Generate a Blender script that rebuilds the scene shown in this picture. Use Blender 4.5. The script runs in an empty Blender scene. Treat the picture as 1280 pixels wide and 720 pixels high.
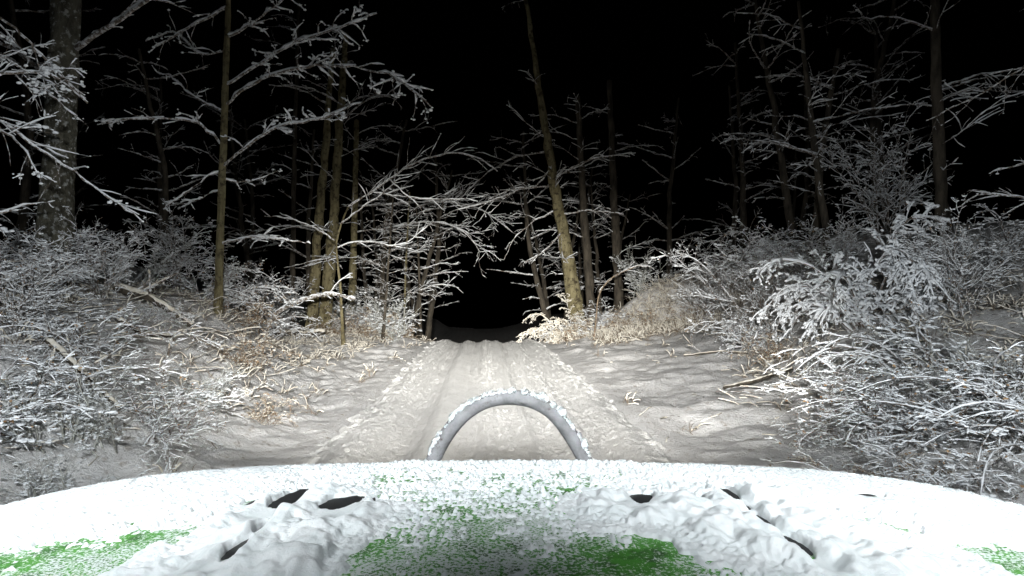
import bpy, math, random
import numpy as np

C = bpy.context.scene.collection
CAMZ = 1.60
F = 763.0
HOR = 368.0

# ------------------------------------------------------------------ helpers
def at(px, py, Y):
    """photo pixel (1280x720) at depth Y -> world point"""
    return np.array([(px - 640.0) / F * Y, Y, CAMZ - (py - HOR) / F * Y])

_rs = np.random.RandomState(11)
_perm = _rs.permutation(512)
_perm = np.concatenate([_perm, _perm, _perm])
_ang = _rs.rand(512) * 2 * np.pi
_gx, _gy = np.cos(_ang), np.sin(_ang)

def perlin(x, y, seed=0):
    x = np.asarray(x, float) + seed * 17.31; y = np.asarray(y, float) + seed * 9.77
    xi = np.floor(x).astype(int); yi = np.floor(y).astype(int)
    xf = x - xi; yf = y - yi
    def g(ix, iy, dx, dy):
        h = _perm[(_perm[ix & 511] + iy) & 511]
        return _gx[h] * dx + _gy[h] * dy
    u = xf * xf * xf * (xf * (xf * 6 - 15) + 10); v = yf * yf * yf * (yf * (yf * 6 - 15) + 10)
    a = g(xi, yi, xf, yf); b = g(xi + 1, yi, xf - 1, yf)
    c = g(xi, yi + 1, xf, yf - 1); d = g(xi + 1, yi + 1, xf - 1, yf - 1)
    return (a + u * (b - a) + v * ((c + u * (d - c)) - (a + u * (b - a)))) * 1.5

def sstep(x, a, b):
    t = np.clip((np.asarray(x, float) - a) / (b - a), 0, 1)
    return t * t * (3 - 2 * t)

def mesh(name, V, Fc, smooth=True, mat=None):
    me = bpy.data.meshes.new(name)
    V = np.asarray(V, np.float32)
    if isinstance(Fc, np.ndarray):
        n, k = Fc.shape
        me.vertices.add(len(V)); me.vertices.foreach_set('co', V.ravel())
        me.loops.add(n * k); me.loops.foreach_set('vertex_index', Fc.astype(np.int32).ravel())
        me.polygons.add(n); me.polygons.foreach_set('loop_start', np.arange(0, n * k, k, dtype=np.int32))
        me.polygons.foreach_set('loop_total', np.full(n, k, dtype=np.int32))
        me.update(calc_edges=True)
    else:
        me.from_pydata([tuple(map(float, v)) for v in V], [], Fc)
    me.validate()
    me.polygons.foreach_set('use_smooth', np.full(len(me.polygons), smooth))
    if mat: me.materials.append(mat)
    me.update()
    return me

def grid_faces(nr, nc):
    i = np.arange(nr - 1)[:, None] * nc + np.arange(nc - 1)[None, :]
    i = i.ravel()
    return np.stack([i, i + 1, i + nc + 1, i + nc], 1)

class MB:
    """collects quads/tris, builds ONE mesh object"""
    def __init__(s): s.V = []; s.F = []; s.n = 0
    def add(s, V, Fc):
        V = np.asarray(V, float)
        s.V.append(V); s.F.append(np.asarray(Fc, int) + s.n); s.n += len(V)
    def tube(s, P, R, k=5, cap=True, ref=None):
        P = np.asarray(P, float); R = np.broadcast_to(np.asarray(R, float), (len(P),))
        T = np.gradient(P, axis=0); T /= np.linalg.norm(T, axis=1)[:, None] + 1e-9
        if ref is None: ref = np.array([0, 0, 1.0]) if abs(T[0][2]) < 0.85 else np.array([1.0, 0, 0])
        A = np.cross(T, ref); bad = np.linalg.norm(A, axis=1) < 1e-3
        A[bad] = np.cross(T[bad], [0.3, 1.0, 0.1]) if bad.any() else A[bad]
        A /= np.linalg.norm(A, axis=1)[:, None]; B = np.cross(T, A)
        a = np.arange(k) / k * 2 * np.pi
        V = P[:, None] + R[:, None, None] * (np.cos(a)[None, :, None] * A[:, None] + np.sin(a)[None, :, None] * B[:, None])
        V = V.reshape(-1, 3)
        n = len(P)
        i = np.arange(n - 1)[:, None] * k + np.arange(k)[None]
        j = np.arange(n - 1)[:, None] * k + (np.arange(k)[None] + 1) % k
        Q = np.stack([i, j, j + k, i + k], 2).reshape(-1, 4)
        if cap:
            V = np.vstack([V, P[0] - T[0] * R[0] * .6, P[-1] + T[-1] * R[-1] * .6])
            c0, c1 = n * k, n * k + 1
            e = [[c0, (q + 1) % k, q, c0] for q in range(k)]
            e2 = [[c1, (n - 1) * k + q, (n - 1) * k + (q + 1) % k, c1] for q in range(k)]
            s.T = getattr(s, 'T', []); off = s.n
            s.T += [[off + x for x in t[:3]] for t in e + e2]
        s.add(V, Q)
    def box(s, c, d, rz=0.0, rx=0.0):
        v = np.array([[x, y, z] for x in (-.5, .5) for y in (-.5, .5) for z in (-.5, .5)]) * np.array(d)
        cx, sx = math.cos(rx), math.sin(rx)
        v = v @ np.array([[1, 0, 0], [0, cx, sx], [0, -sx, cx]])
        cz, sz = math.cos(rz), math.sin(rz)
        v = v @ np.array([[cz, sz, 0], [-sz, cz, 0], [0, 0, 1]]) + np.array(c)
        s.add(v, [[0, 1, 3, 2], [4, 6, 7, 5], [0, 4, 5, 1], [2, 3, 7, 6], [0, 2, 6, 4], [1, 5, 7, 3]])
    def blob(s, c, r, rng, k=6, flat=.7):
        th = np.linspace(0, np.pi, 5)[1:-1]
        a = np.arange(k) / k * 2 * np.pi + rng.rand()
        ring = [np.array([math.sin(t) * np.cos(a), math.sin(t) * np.sin(a), np.full(k, math.cos(t) * flat)]).T for t in th]
        V = np.vstack(ring + [[[0, 0, flat]], [[0, 0, -flat]]])
        V = V * (r * (0.75 + 0.5 * rng.rand(len(V), 1))) + c
        Q = []
        for q in range(2):
            for i in range(k): Q.append([q * k + i, (q + 1) * k + i, (q + 1) * k + (i + 1) % k, q * k + (i + 1) % k])
        off = s.n; s.T = getattr(s, 'T', [])
        for i in range(k):
            s.T.append([off + 3 * k, off + i, off + (i + 1) % k]); s.T.append([off + 3 * k + 1, off + 2 * k + (i + 1) % k, off + 2 * k + i])
        s.add(V, Q)
    def build(s, name, mat, parent=None, smooth=True, bevel=0):
        V = np.vstack(s.V); Q = np.vstack(s.F)
        T = getattr(s, 'T', [])
        if T:
            me = bpy.data.meshes.new(name)
            T = np.array(T, np.int32)
            nq, nt = len(Q), len(T)
            me.vertices.add(len(V)); me.vertices.foreach_set('co', V.astype(np.float32).ravel())
            me.loops.add(nq * 4 + nt * 3)
            me.loops.foreach_set('vertex_index', np.concatenate([Q.ravel(), T.ravel()]).astype(np.int32))
            me.polygons.add(nq + nt)
            me.polygons.foreach_set('loop_start', np.concatenate([np.arange(nq) * 4, nq * 4 + np.arange(nt) * 3]).astype(np.int32))
            me.polygons.foreach_set('loop_total', np.concatenate([np.full(nq, 4), np.full(nt, 3)]).astype(np.int32))
            me.update(calc_edges=True); me.validate()
            me.polygons.foreach_set('use_smooth', np.full(len(me.polygons), smooth)); me.materials.append(mat)
        else:
            me = mesh(name, V, Q, smooth, mat)
        o = bpy.data.objects.new(name, me); C.objects.link(o)
        if parent: o.parent = parent
        if bevel:
            b = o.modifiers.new('bevel', 'BEVEL'); b.width = bevel; b.segments = 2
        return o

def put(name, me, parent=None):
    o = bpy.data.objects.new(name, me); C.objects.link(o)
    if parent: o.parent = parent
    return o

def tag(o, label=None, cat=None, group=None, kind=None):
    if label: o['label'] = label
    if cat: o['category'] = cat
    if group: o['group'] = group
    if kind: o['kind'] = kind
    return o

def empty(name, loc, label, cat, group=None):
    o = bpy.data.objects.new(name, None); C.objects.link(o); o.location = loc
    return tag(o, label, cat, group)

# ------------------------------------------------------------------ materials
def new_mat(name):
    m = bpy.data.materials.new(name); m.use_nodes = True
    nt = m.node_tree; b = nt.nodes['Principled BSDF']
    return m, nt, b

def noise_mix(nt, scale, c1, c2, lo=.4, hi=.6, detail=6, coord='Object', stretch=None):
    tc = nt.nodes.new('ShaderNodeTexCoord')
    src = tc.outputs[coord]
    if stretch:
        mp = nt.nodes.new('ShaderNodeMapping'); mp.inputs['Scale'].default_value = stretch
        nt.links.new(src, mp.inputs[0]); src = mp.outputs[0]
    n = nt.nodes.new('ShaderNodeTexNoise'); n.inputs['Scale'].default_value = scale; n.inputs['Detail'].default_value = detail
    n.inputs['Roughness'].default_value = .65
    nt.links.new(src, n.inputs['Vector'])
    r = nt.nodes.new('ShaderNodeValToRGB')
    r.color_ramp.elements[0].position = lo; r.color_ramp.elements[1].position = hi
    r.color_ramp.elements[0].color = (*c1, 1); r.color_ramp.elements[1].color = (*c2, 1)
    nt.links.new(n.outputs[0], r.inputs[0])
    return src, n, r

def bump(nt, b, src, scale, strength, dist=.02, detail=8):
    n = nt.nodes.new('ShaderNodeTexNoise'); n.inputs['Scale'].default_value = scale; n.inputs['Detail'].default_value = detail
    n.inputs['Roughness'].default_value = .7
    nt.links.new(src, n.inputs['Vector'])
    k = nt.nodes.new('ShaderNodeBump'); k.inputs['Strength'].default_value = strength; k.inputs['Distance'].default_value = dist
    nt.links.new(n.outputs[0], k.inputs['Height']); nt.links.new(k.outputs[0], b.inputs['Normal'])

def mat_noise(name, c1, c2, scale=8, rough=.9, bs=30, bst=.5, bd=.02, lo=.4, hi=.6, stretch=None, spec=.2):
    m, nt, b = new_mat(name)
    src, n, r = noise_mix(nt, scale, c1, c2, lo, hi, stretch=stretch)
    nt.links.new(r.outputs[0], b.inputs['Base Color'])
    b.inputs['Roughness'].default_value = rough; b.inputs['Specular IOR Level'].default_value = spec
    if bst: bump(nt, b, src, bs, bst, bd)
    return m

def mat_two(name, c1, c2, c3, s1, s2, lo2, hi2, **kw):
    """two-tone noise with a third colour in blotches"""
    m, nt, b = new_mat(name)
    src, n, r = noise_mix(nt, s1, c1, c2, .35, .65, stretch=kw.get('stretch'))
    src2, n2, r2 = noise_mix(nt, s2, (0, 0, 0), (1, 1, 1), lo2, hi2)
    mx = nt.nodes.new('ShaderNodeMix'); mx.data_type = 'RGBA'
    nt.links.new(r2.outputs[0], mx.inputs[0]); nt.links.new(r.outputs[0], mx.inputs[6]); mx.inputs[7].default_value = (*c3, 1)
    nt.links.new(mx.outputs[2], b.inputs['Base Color'])
    b.inputs['Roughness'].default_value = kw.get('rough', .95); b.inputs['Specular IOR Level'].default_value = .15
    bump(nt, b, src, kw.get('bs', 30), kw.get('bst', .6), kw.get('bd', .02))
    return m

M = {}
M['ground'] = mat_two('verge_snow', (.75, .74, .73), (.84, .835, .83), (.38, .33, .28), 3.0, 9.5, .56, .74, bs=22, bst=.9, bd=.05)
M['road'] = mat_two('road_snow', (.76, .755, .74), (.84, .835, .82), (.66, .65, .62), 2.0, 9, .55, .75, bs=34, bst=1.0, bd=.05)
M['snow'] = mat_noise('twig_snow', (.76, .79, .82), (.84, .86, .88), 12, .9, 60, .5, .01)
M['snow_warm'] = mat_noise('old_snow', (.60, .55, .46), (.76, .73, .66), 9, .9, 60, .5, .01)
M['hoodsnow'] = mat_noise('bonnet_snow', (.80, .85, .86), (.88, .91, .92), 20, .85, 160, .6, .004)
M['twig'] = mat_two('twig_bark', (.08, .062, .048), (.20, .165, .135), (.62, .63, .64), 14, 16, .47, .56, bs=60, bst=.4, bd=.01)
M['twig_tan'] = mat_noise('tan_twig', (.13, .10, .07), (.27, .21, .15), 10, .9, 60, .4)
M['twig_frost'] = mat_noise('frosted_twig', (.20, .20, .17), (.50, .51, .48), 9, .9, 60, .4)
M['leaf'] = mat_noise('withered_leaf', (.20, .12, .06), (.36, .25, .15), 7, .8, 30, .2)
M['bark_old'] = mat_two('lichened_bark', (.09, .085, .065), (.22, .21, .16), (.56, .57, .54), 9, 11, .54, .62, stretch=(1, 1, .35), bs=14, bst=1, bd=.18)
M['bark_yellow'] = mat_two('pale_bark', (.17, .145, .075), (.33, .29, .17), (.08, .065, .04), 7, 6, .50, .62, stretch=(1, 1, .25), bs=16, bst=1, bd=.15)
M['bark_dark'] = mat_noise('dark_bark', (.04, .035, .028), (.10, .085, .065), 6, .95, 20, .9, .05, stretch=(1, 1, .3))
M['paint'] = mat_noise('green_paint', (.035, .21, .02), (.06, .30, .03), 6, .35, 90, .1, .001, spec=.5)
m, nt, b = new_mat('frosty_paint')
src, n_, r_ = noise_mix(nt, 30, (.02, .09, .012), (.085, .34, .04), .34, .52)
s2, n2_, r2_ = noise_mix(nt, 260, (0, 0, 0), (1, 1, 1), .50, .56, detail=4)
n3 = nt.nodes.new('ShaderNodeTexNoise'); n3.inputs['Scale'].default_value = 9; nt.links.new(s2, n3.inputs['Vector'])
ad = nt.nodes.new('ShaderNodeMath'); ad.operation = 'MULTIPLY_ADD'; ad.inputs[1].default_value = .45; ad.inputs[2].default_value = -.20
nt.links.new(n3.outputs[0], ad.inputs[0]); ad2 = nt.nodes.new('ShaderNodeMath'); ad2.operation = 'ADD'; nt.links.new(n2_.outputs[0], ad2.inputs[0]); nt.links.new(ad.outputs[0], ad2.inputs[1])
nt.links.new(ad2.outputs[0], r2_.inputs[0])
mx = nt.nodes.new('ShaderNodeMix'); mx.data_type = 'RGBA'; nt.links.new(r2_.outputs[0], mx.inputs[0]); nt.links.new(r_.outputs[0], mx.inputs[6]); mx.inputs[7].default_value = (.78, .84, .82, 1)
nt.links.new(mx.outputs[2], b.inputs['Base Color']); b.inputs['Roughness'].default_value = .55; bump(nt, b, src, 200, .4, .002)
M['frosty'] = m
M['black'] = mat_noise('black_plastic', (.012, .012, .013), (.02, .02, .02), 40, .6, 300, .3, .001, spec=.4)
M['rubber'] = mat_noise('tyre_rubber', (.015, .015, .015), (.03, .03, .03), 30, .85, 90, .4, .002)
M['steel'] = mat_two('scuffed_steel', (.20, .20, .205), (.33, .33, .34), (.12, .10, .10), 30, 26, .60, .70, bs=120, bst=.4, bd=.002, rough=.45)
M['tube'] = mat_noise('cage_tube', (.02, .02, .02), (.035, .035, .035), 30, .5, 100, .2, .001, spec=.5)
m, nt, b = new_mat('lit_lens'); b.inputs['Base Color'].default_value = (.9, .95, 1, 1); b.inputs['Emission Color'].default_value = (.85, .93, 1, 1); b.inputs['Emission Strength'].default_value = 6
M['lens'] = m

# ------------------------------------------------------------------ terrain
def xc(Y): return 0.1 - 0.047 * np.asarray(Y, float)

def softplus(x, k): return np.log1p(np.exp(np.clip(x / k, -30, 30))) * k

def H(X, Y, fine=True):
    X = np.asarray(X, float); Y = np.asarray(Y, float)
    d = X - xc(Y)
    z = np.zeros(np.broadcast(X, Y).shape)
    # right side: soft rise then bank
    toe_r = np.interp(Y, [-10, 4, 9, 14, 18.5, 22.5, 30, 60], [2.6, 2.8, 3.6, 5.8, 6.4, 3.2, 3.0, 3.4])
    dr = np.maximum(d - 1.8, 0)
    z = z + np.where(d > 0, 0.09 * np.minimum(dr, 9) + 0.012 * np.minimum(dr, 9) ** 2, 0) * sstep(Y, 2, 16)
    z = z + sstep(d - toe_r, 0, 3.0) * np.interp(Y, [0, 12, 20, 23, 29], [1.05, 1.15, 1.35, 1.3, .2]) + 0.09 * np.maximum(d - toe_r - 2.4, 0)
    # left side
    toe_l = np.interp(Y, [-10, 5, 9, 13, 15.5, 18, 24, 60], [2.3, 2.4, 2.7, 3.6, 5.2, 9.0, 8.5, 6])
    dl = np.maximum(-d - toe_l, 0)
    z = z + sstep(dl, 0, 2.9) * 1.25 + 0.12 * np.maximum(dl - 2.4, 0)
    z = z + 0.05 * np.maximum(-d - 1.8, 0) * sstep(Y, 3, 12)
    # roll over the crest
    z = z - np.minimum(0.15 * softplus(Y - 21.7, 1.0), 18.0)
    # roughness outside the road
    e = sstep(np.abs(d), 1.6, 2.6)
    z = z + e * (0.11 * perlin(X / 1.7, Y / 1.7, 1) + 0.045 * perlin(X / .6, Y / .6, 2))
    if fine:
        z = z + e * (np.where(d > 0, .028, .05) * perlin(X / .26, Y / .30, 3) + np.where(d > 0, .018, .04) * np.abs(perlin(X / .13, Y / .16, 4)) + .02 * np.maximum(perlin(X / .09, Y / .22, 40), 0))
    return z

def ramp(segs):
    out = []
    for a, b, st in segs:
        out.append(np.arange(a, b, st))
    return np.concatenate(out + [[segs[-1][1]]])

xs = ramp([(-70, -22, 3), (-22, -10, .5), (-10, -1.9, .06), (-1.9, 1.6, .25), (1.6, 10, .06), (10, 22, .5), (22, 70, 3)])
ys = ramp([(-14, 2, .8), (2, 12, .06), (12, 25, .085), (25, 45, .8), (45, 110, 4)])
X, Y = np.meshgrid(xs, ys)
Xs = X + xc(Y) * (np.abs(X) < 60)          # follow the road
Z = H(Xs, Y)
Z = Z - 0.08 * (1 - sstep(np.abs(Xs - xc(Y)), 1.62, 1.9))
V = np.stack([Xs, Y, Z], -1).reshape(-1, 3)
ground = put('ground', mesh('ground', V, grid_faces(len(ys), len(xs)), True, M['ground']))
tag(ground, 'rough snow covered verges and banks either side of the track', kind='structure')

rx = np.linspace(-1.95, 1.95, 150)
ry = ramp([(-14, 2, .5), (2, 25, .035), (25, 60, .5)])
X, Y = np.meshgrid(rx, ry)
wob = 0.05 * perlin(Y / 2.7, Y * 0 + 3, 6)
Zr = H(X + xc(Y), Y)
def gau(x, c, w): return np.exp(-((x - c) / w) ** 2)
xr = X + wob
rut = (-0.055 * gau(xr, -.98, .17) - 0.045 * gau(xr, .62, .17) - 0.03 * gau(xr, -.30, .13) - 0.022 * gau(xr, 1.12, .12)
       + 0.028 * gau(xr, -.02, .12) + 0.03 * gau(xr, -.66, .12) + 0.045 * gau(xr, -1.42, .16) + 0.05 * gau(xr, 1.42, .18) + 0.022 * gau(xr, .34, .09))
rut = 1.35 * rut * (1 + .35 * perlin(xr / .8, Y / 1.6, 31))
tex = -0.016 * (gau(xr, -1.13, .025) + gau(xr, -.83, .03) + gau(xr, .47, .028) + gau(xr, .78, .03) + gau(xr, -.38, .03) + gau(xr, -.2, .025) + gau(xr, 1.05, .03) + gau(xr, .05, .03)) * (1 + .8 * perlin(xr, Y / .9, 41)) + 0.006 * perlin(X / .12, Y / .22, 7) + 0.005 * perlin(X / .06, Y / .10, 9) + 0.026 * np.maximum(perlin(X / .045, Y / .07, 8) - .22, 0) * (1 + 2.5 * gau(xr, .95, .45) + 2 * gau(xr, 0, .25) + 2 * gau(xr, -1.4, .3))
tread = -0.008 * (gau(xr, -.98, .13) + gau(xr, .62, .13)) * (np.sin(Y * 2 * np.pi / .11 + np.sign(xr) * 1.0) > 0)
ew = .16 * perlin(Y / .5, Y * 0 + np.sign(X) * 4, 51) + .10 * perlin(X / .15, Y / .16, 52)
edge = -0.10 * sstep(np.abs(X) + ew, 1.58, 1.92) + .05 * np.maximum(perlin(X / .12, Y / .15, 53), 0) * sstep(np.abs(X), 1.2, 1.6)
Zr = Zr + rut + tex + tread + edge + 0.03
road = put('road', mesh('road', np.stack([X + xc(Y), Y, Zr], -1).reshape(-1, 3), grid_faces(len(ry), len(rx)), True, M['road']))
tag(road, 'snow packed single track road with tyre ruts', kind='structure')

def gz(x, y): return float(H(np.array([x]), np.array([y]), False)[0])

# ------------------------------------------------------------------ plants
def poly(rng, p0, d0, L, n, wander, droop):
    P = [np.array(p0, float)]; d = np.array(d0, float); d /= np.linalg.norm(d)
    for i in range(n):
        d = d + rng.randn(3) * wander + np.array([0, 0, -droop]) * (i + 1) / n
        d /= np.linalg.norm(d)
        P.append(P[-1] + d * L / n)
    return np.array(P)

def grow(rng, P, r0, r1, lvl, sp, out):
    """P polyline; records it and spawns children to level 0"""
    n = len(P)
    out.append((P, np.linspace(r0, r1, n), lvl))
    if lvl <= 0: return
    L = np.linalg.norm(np.diff(P, axis=0), axis=1).sum()
    k = max(2, int(L * sp['dens'][lvl] * (0.8 + .4 * rng.rand())))
    for _ in range(k):
        t = sp.get('start', .15) + (1 - sp.get('start', .15)) * rng.rand() ** .9
        i = min(int(t * (n - 1)), n - 2); f = t * (n - 1) - i
        p = P[i] * (1 - f) + P[i + 1] * f
        T = P[i + 1] - P[i]; T /= np.linalg.norm(T) + 1e-9
        s = rng.randn(3); s -= T * s.dot(T); s[2] *= sp.get('flat', .6); s /= np.linalg.norm(s) + 1e-9
        a = sp['ang'] * (0.7 + .6 * rng.rand())
        d = T * math.cos(a) + s * math.sin(a) + np.array([0, 0, sp.get('up', .1)])
        l = L * sp['ratio'] * (1 - .55 * t) * (.5 + .8 * rng.rand())
        l = min(max(l, .08), sp.get('lmax', 9))
        Q = poly(rng, p, d, l, 5 if lvl > 1 else 4, sp['wander'], sp['droop'])
        rr = (r0 + (r1 - r0) * t) * sp.get('rr', .55)
        grow(rng, Q, max(rr, sp['rmin']), sp['rmin'] * .7, lvl - 1, sp, out)

def snow_on(rng, polys, mb, amt=1.0, cover=.8, tmax=.035, clump=.15, pads=0):
    for _ in range(pads // 2):
        P, R, l = polys[rng.randint(len(polys))]; i = rng.randint(len(P)); w = .012 + .028 * rng.rand() ** 2
        for g_ in range(rng.randint(2, 6)):
            mb.blob(P[i] + [rng.randn() * w * 1.6, rng.randn() * w, .012 + R[i] + rng.randn() * w * .4], w * (.5 + .6 * rng.rand()), rng, 7, .6)
    for P, R, lvl in polys:
        if len(P) < 2: continue
        # resample
        m = max(4, int(np.linalg.norm(np.diff(P, axis=0), axis=1).sum() / .09)); m = min(m, 26)
        t = np.linspace(0, len(P) - 1, m); idx = np.arange(len(P))
        Q = np.stack([np.interp(t, idx, P[:, q]) for q in range(3)], 1); r = np.interp(t, idx, R)
        T = np.gradient(Q, axis=0); T /= np.linalg.norm(T, axis=1)[:, None] + 1e-9
        hz = np.sqrt(1 - np.clip(T[:, 2] ** 2, 0, 1))
        th = amt * (0.35 * np.minimum(r, .05) + .0075) * (.35 + 1.0 * rng.rand(m) + .5 * (rng.rand(m) > .85)) * sstep(hz, .3, .85)
        th = np.minimum(th, tmax)
        on = (rng.rand(m) < cover) & (th > .003)
        i = 0
        while i < m:
            if on[i]:
                j = i
                while j + 1 < m and on[j + 1]: j += 1
                if j > i:
                    seg = Q[i:j + 1].copy(); seg[:, 2] += r[i:j + 1] * .85 + th[i:j + 1] * .35
                    rr = th[i:j + 1].copy(); rr[0] *= .5; rr[-1] *= .5
                    mb.tube(seg, rr, 5 if lvl > 1 else 4)
                elif rng.rand() < .35:
                    mb.blob(Q[i] + [0, 0, r[i] + th[i] * .4], th[i] * 1.3, rng, 5)
                i = j + 1
            else: i += 1
        if rng.rand() < clump:
            mb.blob(Q[-1] + [0, 0, .004], .008 + .013 * rng.rand() * amt, rng, 6, .6)

def leaves_on(rng, polys, mb, n, size=.03):
    tips = [p for p in polys if p[2] == 0]
    for _ in range(n):
        P, R, l = tips[rng.randint(len(tips))]
        p = P[rng.randint(1, len(P))]
        d = rng.randn(3); d[2] -= .7; d /= np.linalg.norm(d)
        s = np.cross(d, rng.randn(3)); s /= np.linalg.norm(s) + 1e-9
        u = np.cross(d, s) * .25
        z = size * (.6 + .8 * rng.rand())
        V = [p, p + d * z * .5 + s * z * .35 + u * z, p + d * z * 1.1, p + d * z * .5 - s * z * .35 + u * z]
        mb.add(V, [[0, 1, 2, 3]])

def stems_mb(polys, kbig=6):
    mb = MB()
    for P, R, l in polys: mb.tube(P, R, kbig if l > 1 else (4 if l else 3), cap=l > 1)
    return mb

# --- shrub prototypes -------------------------------------------------------
def proto_shrub(seed, kind):
    rng = np.random.RandomState(seed); polys = []
    if kind == 'bramble':        # arching canes, low dense tangle
        sp = dict(dens=[0, 12, 7], ratio=.33, ang=.95, wander=.16, droop=.16, rmin=.003, flat=.7, up=.08)
        for i in range(22):
            a = rng.rand() * 6.28; e = .5 + .7 * rng.rand()
            P = poly(rng, [rng.randn() * .22, rng.randn() * .22, -.12], [math.cos(a) * math.cos(e), math.sin(a) * math.cos(e), math.sin(e)], 1.5 + .9 * rng.rand(), 9, .09, .34)
            grow(rng, P, .012, .005, 2, sp, polys)
        st, sn, lf = 'twig', dict(amt=1.05, cover=.84, clump=.3), 380
    elif kind == 'upright':      # tall multi-stem
        sp = dict(dens=[0, 10, 5.5], ratio=.42, ang=.8, wander=.13, droop=.06, rmin=.0035, flat=.7, up=.1, start=.25)
        for i in range(12):
            a = rng.rand() * 6.28; e = 1.0 + .45 * rng.rand()
            P = poly(rng, [rng.randn() * .15, rng.randn() * .15, -.12], [math.cos(a) * math.cos(e), math.sin(a) * math.cos(e), math.sin(e)], 2.0 + 1.0 * rng.rand(), 9, .08, .08)
            grow(rng, P, .018, .006, 2, sp, polys)
        st, sn, lf = 'twig', dict(amt=1.1, cover=.8, clump=.25), 160
    elif kind == 'frost':        # fine frosted brush
        sp = dict(dens=[0, 18, 9], ratio=.28, ang=.75, wander=.10, droop=.05, rmin=.003, flat=.8, up=.1, start=.1)
        for i in range(18):
            a = rng.rand() * 6.28; e = .75 + .7 * rng.rand()
            P = poly(rng, [rng.randn() * .2, rng.randn() * .2, -.1], [math.cos(a) * math.cos(e), math.sin(a) * math.cos(e), math.sin(e)], 1.2 + .6 * rng.rand(), 8, .09, .13)
            grow(rng, P, .010, .004, 2, sp, polys)
        st, sn, lf = 'twig_frost', dict(amt=.85, cover=.7, clump=.1), 0
    elif kind == 'tan':          # withered, tan, with leaves
        sp = dict(dens=[0, 17, 9], ratio=.30, ang=.7, wander=.13, droop=.22, rmin=.003, flat=.8, up=.05, start=.1)
        for i in range(22):
            a = rng.rand() * 6.28; e = .6 + .8 * rng.rand()
            P = poly(rng, [rng.randn() * .25, rng.randn() * .25, -.1], [math.cos(a) * math.cos(e), math.sin(a) * math.cos(e), math.sin(e)], .8 + .6 * rng.rand(), 8, .10, .30)
            grow(rng, P, .008, .004, 2, sp, polys)
        st, sn, lf = 'twig_tan', dict(amt=.9, cover=.55, clump=.12), 700
    elif kind == 'cane':         # few long canes bowed flat under thick snow
        sp = dict(dens=[0, 5, 3], ratio=.42, ang=.7, wander=.13, droop=.22, rmin=.004, flat=.6, up=.05, start=.2)
        for i in range(24):
            a = 3.4 + 2.6 * rng.rand() if i % 3 else rng.rand() * 6.28; e = .35 + .7 * rng.rand()
            P = poly(rng, [rng.randn() * .35, rng.randn() * .3, .05 + .2 * rng.rand()], [math.cos(a) * math.cos(e), math.sin(a) * math.cos(e), math.sin(e)], 1.2 + .7 * rng.rand(), 9, .10, .50)
            grow(rng, P, .012, .006, 2, sp, polys)
        st, sn, lf = 'twig', dict(amt=1.8, cover=.93, tmax=.045, clump=.5), 160
    elif kind == 'bough':        # fan of drooping heavy snow-laden fronds
        sp = dict(dens=[0, 22, 12], ratio=.26, ang=.8, wander=.08, droop=.22, rmin=.004, flat=.25, up=.02, start=.15)
        for i in range(26):
            a = rng.rand() * 6.28; e = .55 + .6 * rng.rand()
            P = poly(rng, [rng.randn() * .1, rng.randn() * .1, -.1], [math.cos(a) * math.cos(e), math.sin(a) * math.cos(e), math.sin(e)], (1.5 + .5 * rng.rand()) * (1 if i < 14 else .65), 9, .06, .42)
            grow(rng, P, .014, .006, 2, sp, polys)
        st, sn, lf = 'twig', dict(amt=1.7, cover=.95, tmax=.05, clump=.35), 30
    mb = stems_mb(polys); s = MB(); snow_on(rng, polys, s, **sn)
    fine = [p for p in polys if p[2] <= 1]
    for _ in range(dict(bramble=330, upright=260, frost=160, tan=120, bough=200, cane=120)[kind]):
        P, R, l = fine[rng.randint(len(fine))]; i = rng.randint(len(P)); q0 = P[i]; w = .014 + .026 * rng.rand() ** 2
        for g_ in range(rng.randint(1, 4)):
            s.blob(q0 + [rng.randn() * w, rng.randn() * w, .006 + .3 * w * rng.rand()], w * (.6 + .6 * rng.rand()), rng, 7, .5)
    mes = [('stems', mb, M[st]), ('snow', s, M['snow_warm' if kind == 'tan' or (kind == 'bough' and seed == hash_seed('bough', 0)) else 'snow'])]
    if lf:
        l = MB(); leaves_on(rng, polys, l, lf, .035); mes.append(('leaves', l, M['leaf']))
    return [(nm, b, mt) for nm, b, mt in mes]

PROTO = {}
def shrub_meshes(kind, var):
    key = (kind, var)
    if key not in PROTO:
        lst = []
        for nm, b_, mt in proto_shrub(hash_seed(kind, var), kind):
            o = b_.build(nm, mt); me = o.data; bpy.data.objects.remove(o); lst.append((nm, me))
        PROTO[key] = lst
    return PROTO[key]
def hash_seed(kind, var): return sum(ord(c) for c in kind) * 7 + var * 101

def shrub(kind, var, px, Yd, sc, rz, label, group, name='snowy_shrub', dz=0.0, lean=0.0, cat='shrub', x=None):
    X = (px - 640) / F * Yd if x is None else x
    e = empty(name, (X, Yd, gz(X, Yd) + dz), label, cat, group)
    e.rotation_euler = (0, lean, rz)
    if kind == 'bough' and var == 1: sc = (sc, sc, sc * 1.3)
    e.scale = (sc, sc, sc) if not isinstance(sc, tuple) else sc
    for nm, me in shrub_meshes(kind, var):
        put(nm, me, e)
    return e

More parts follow.
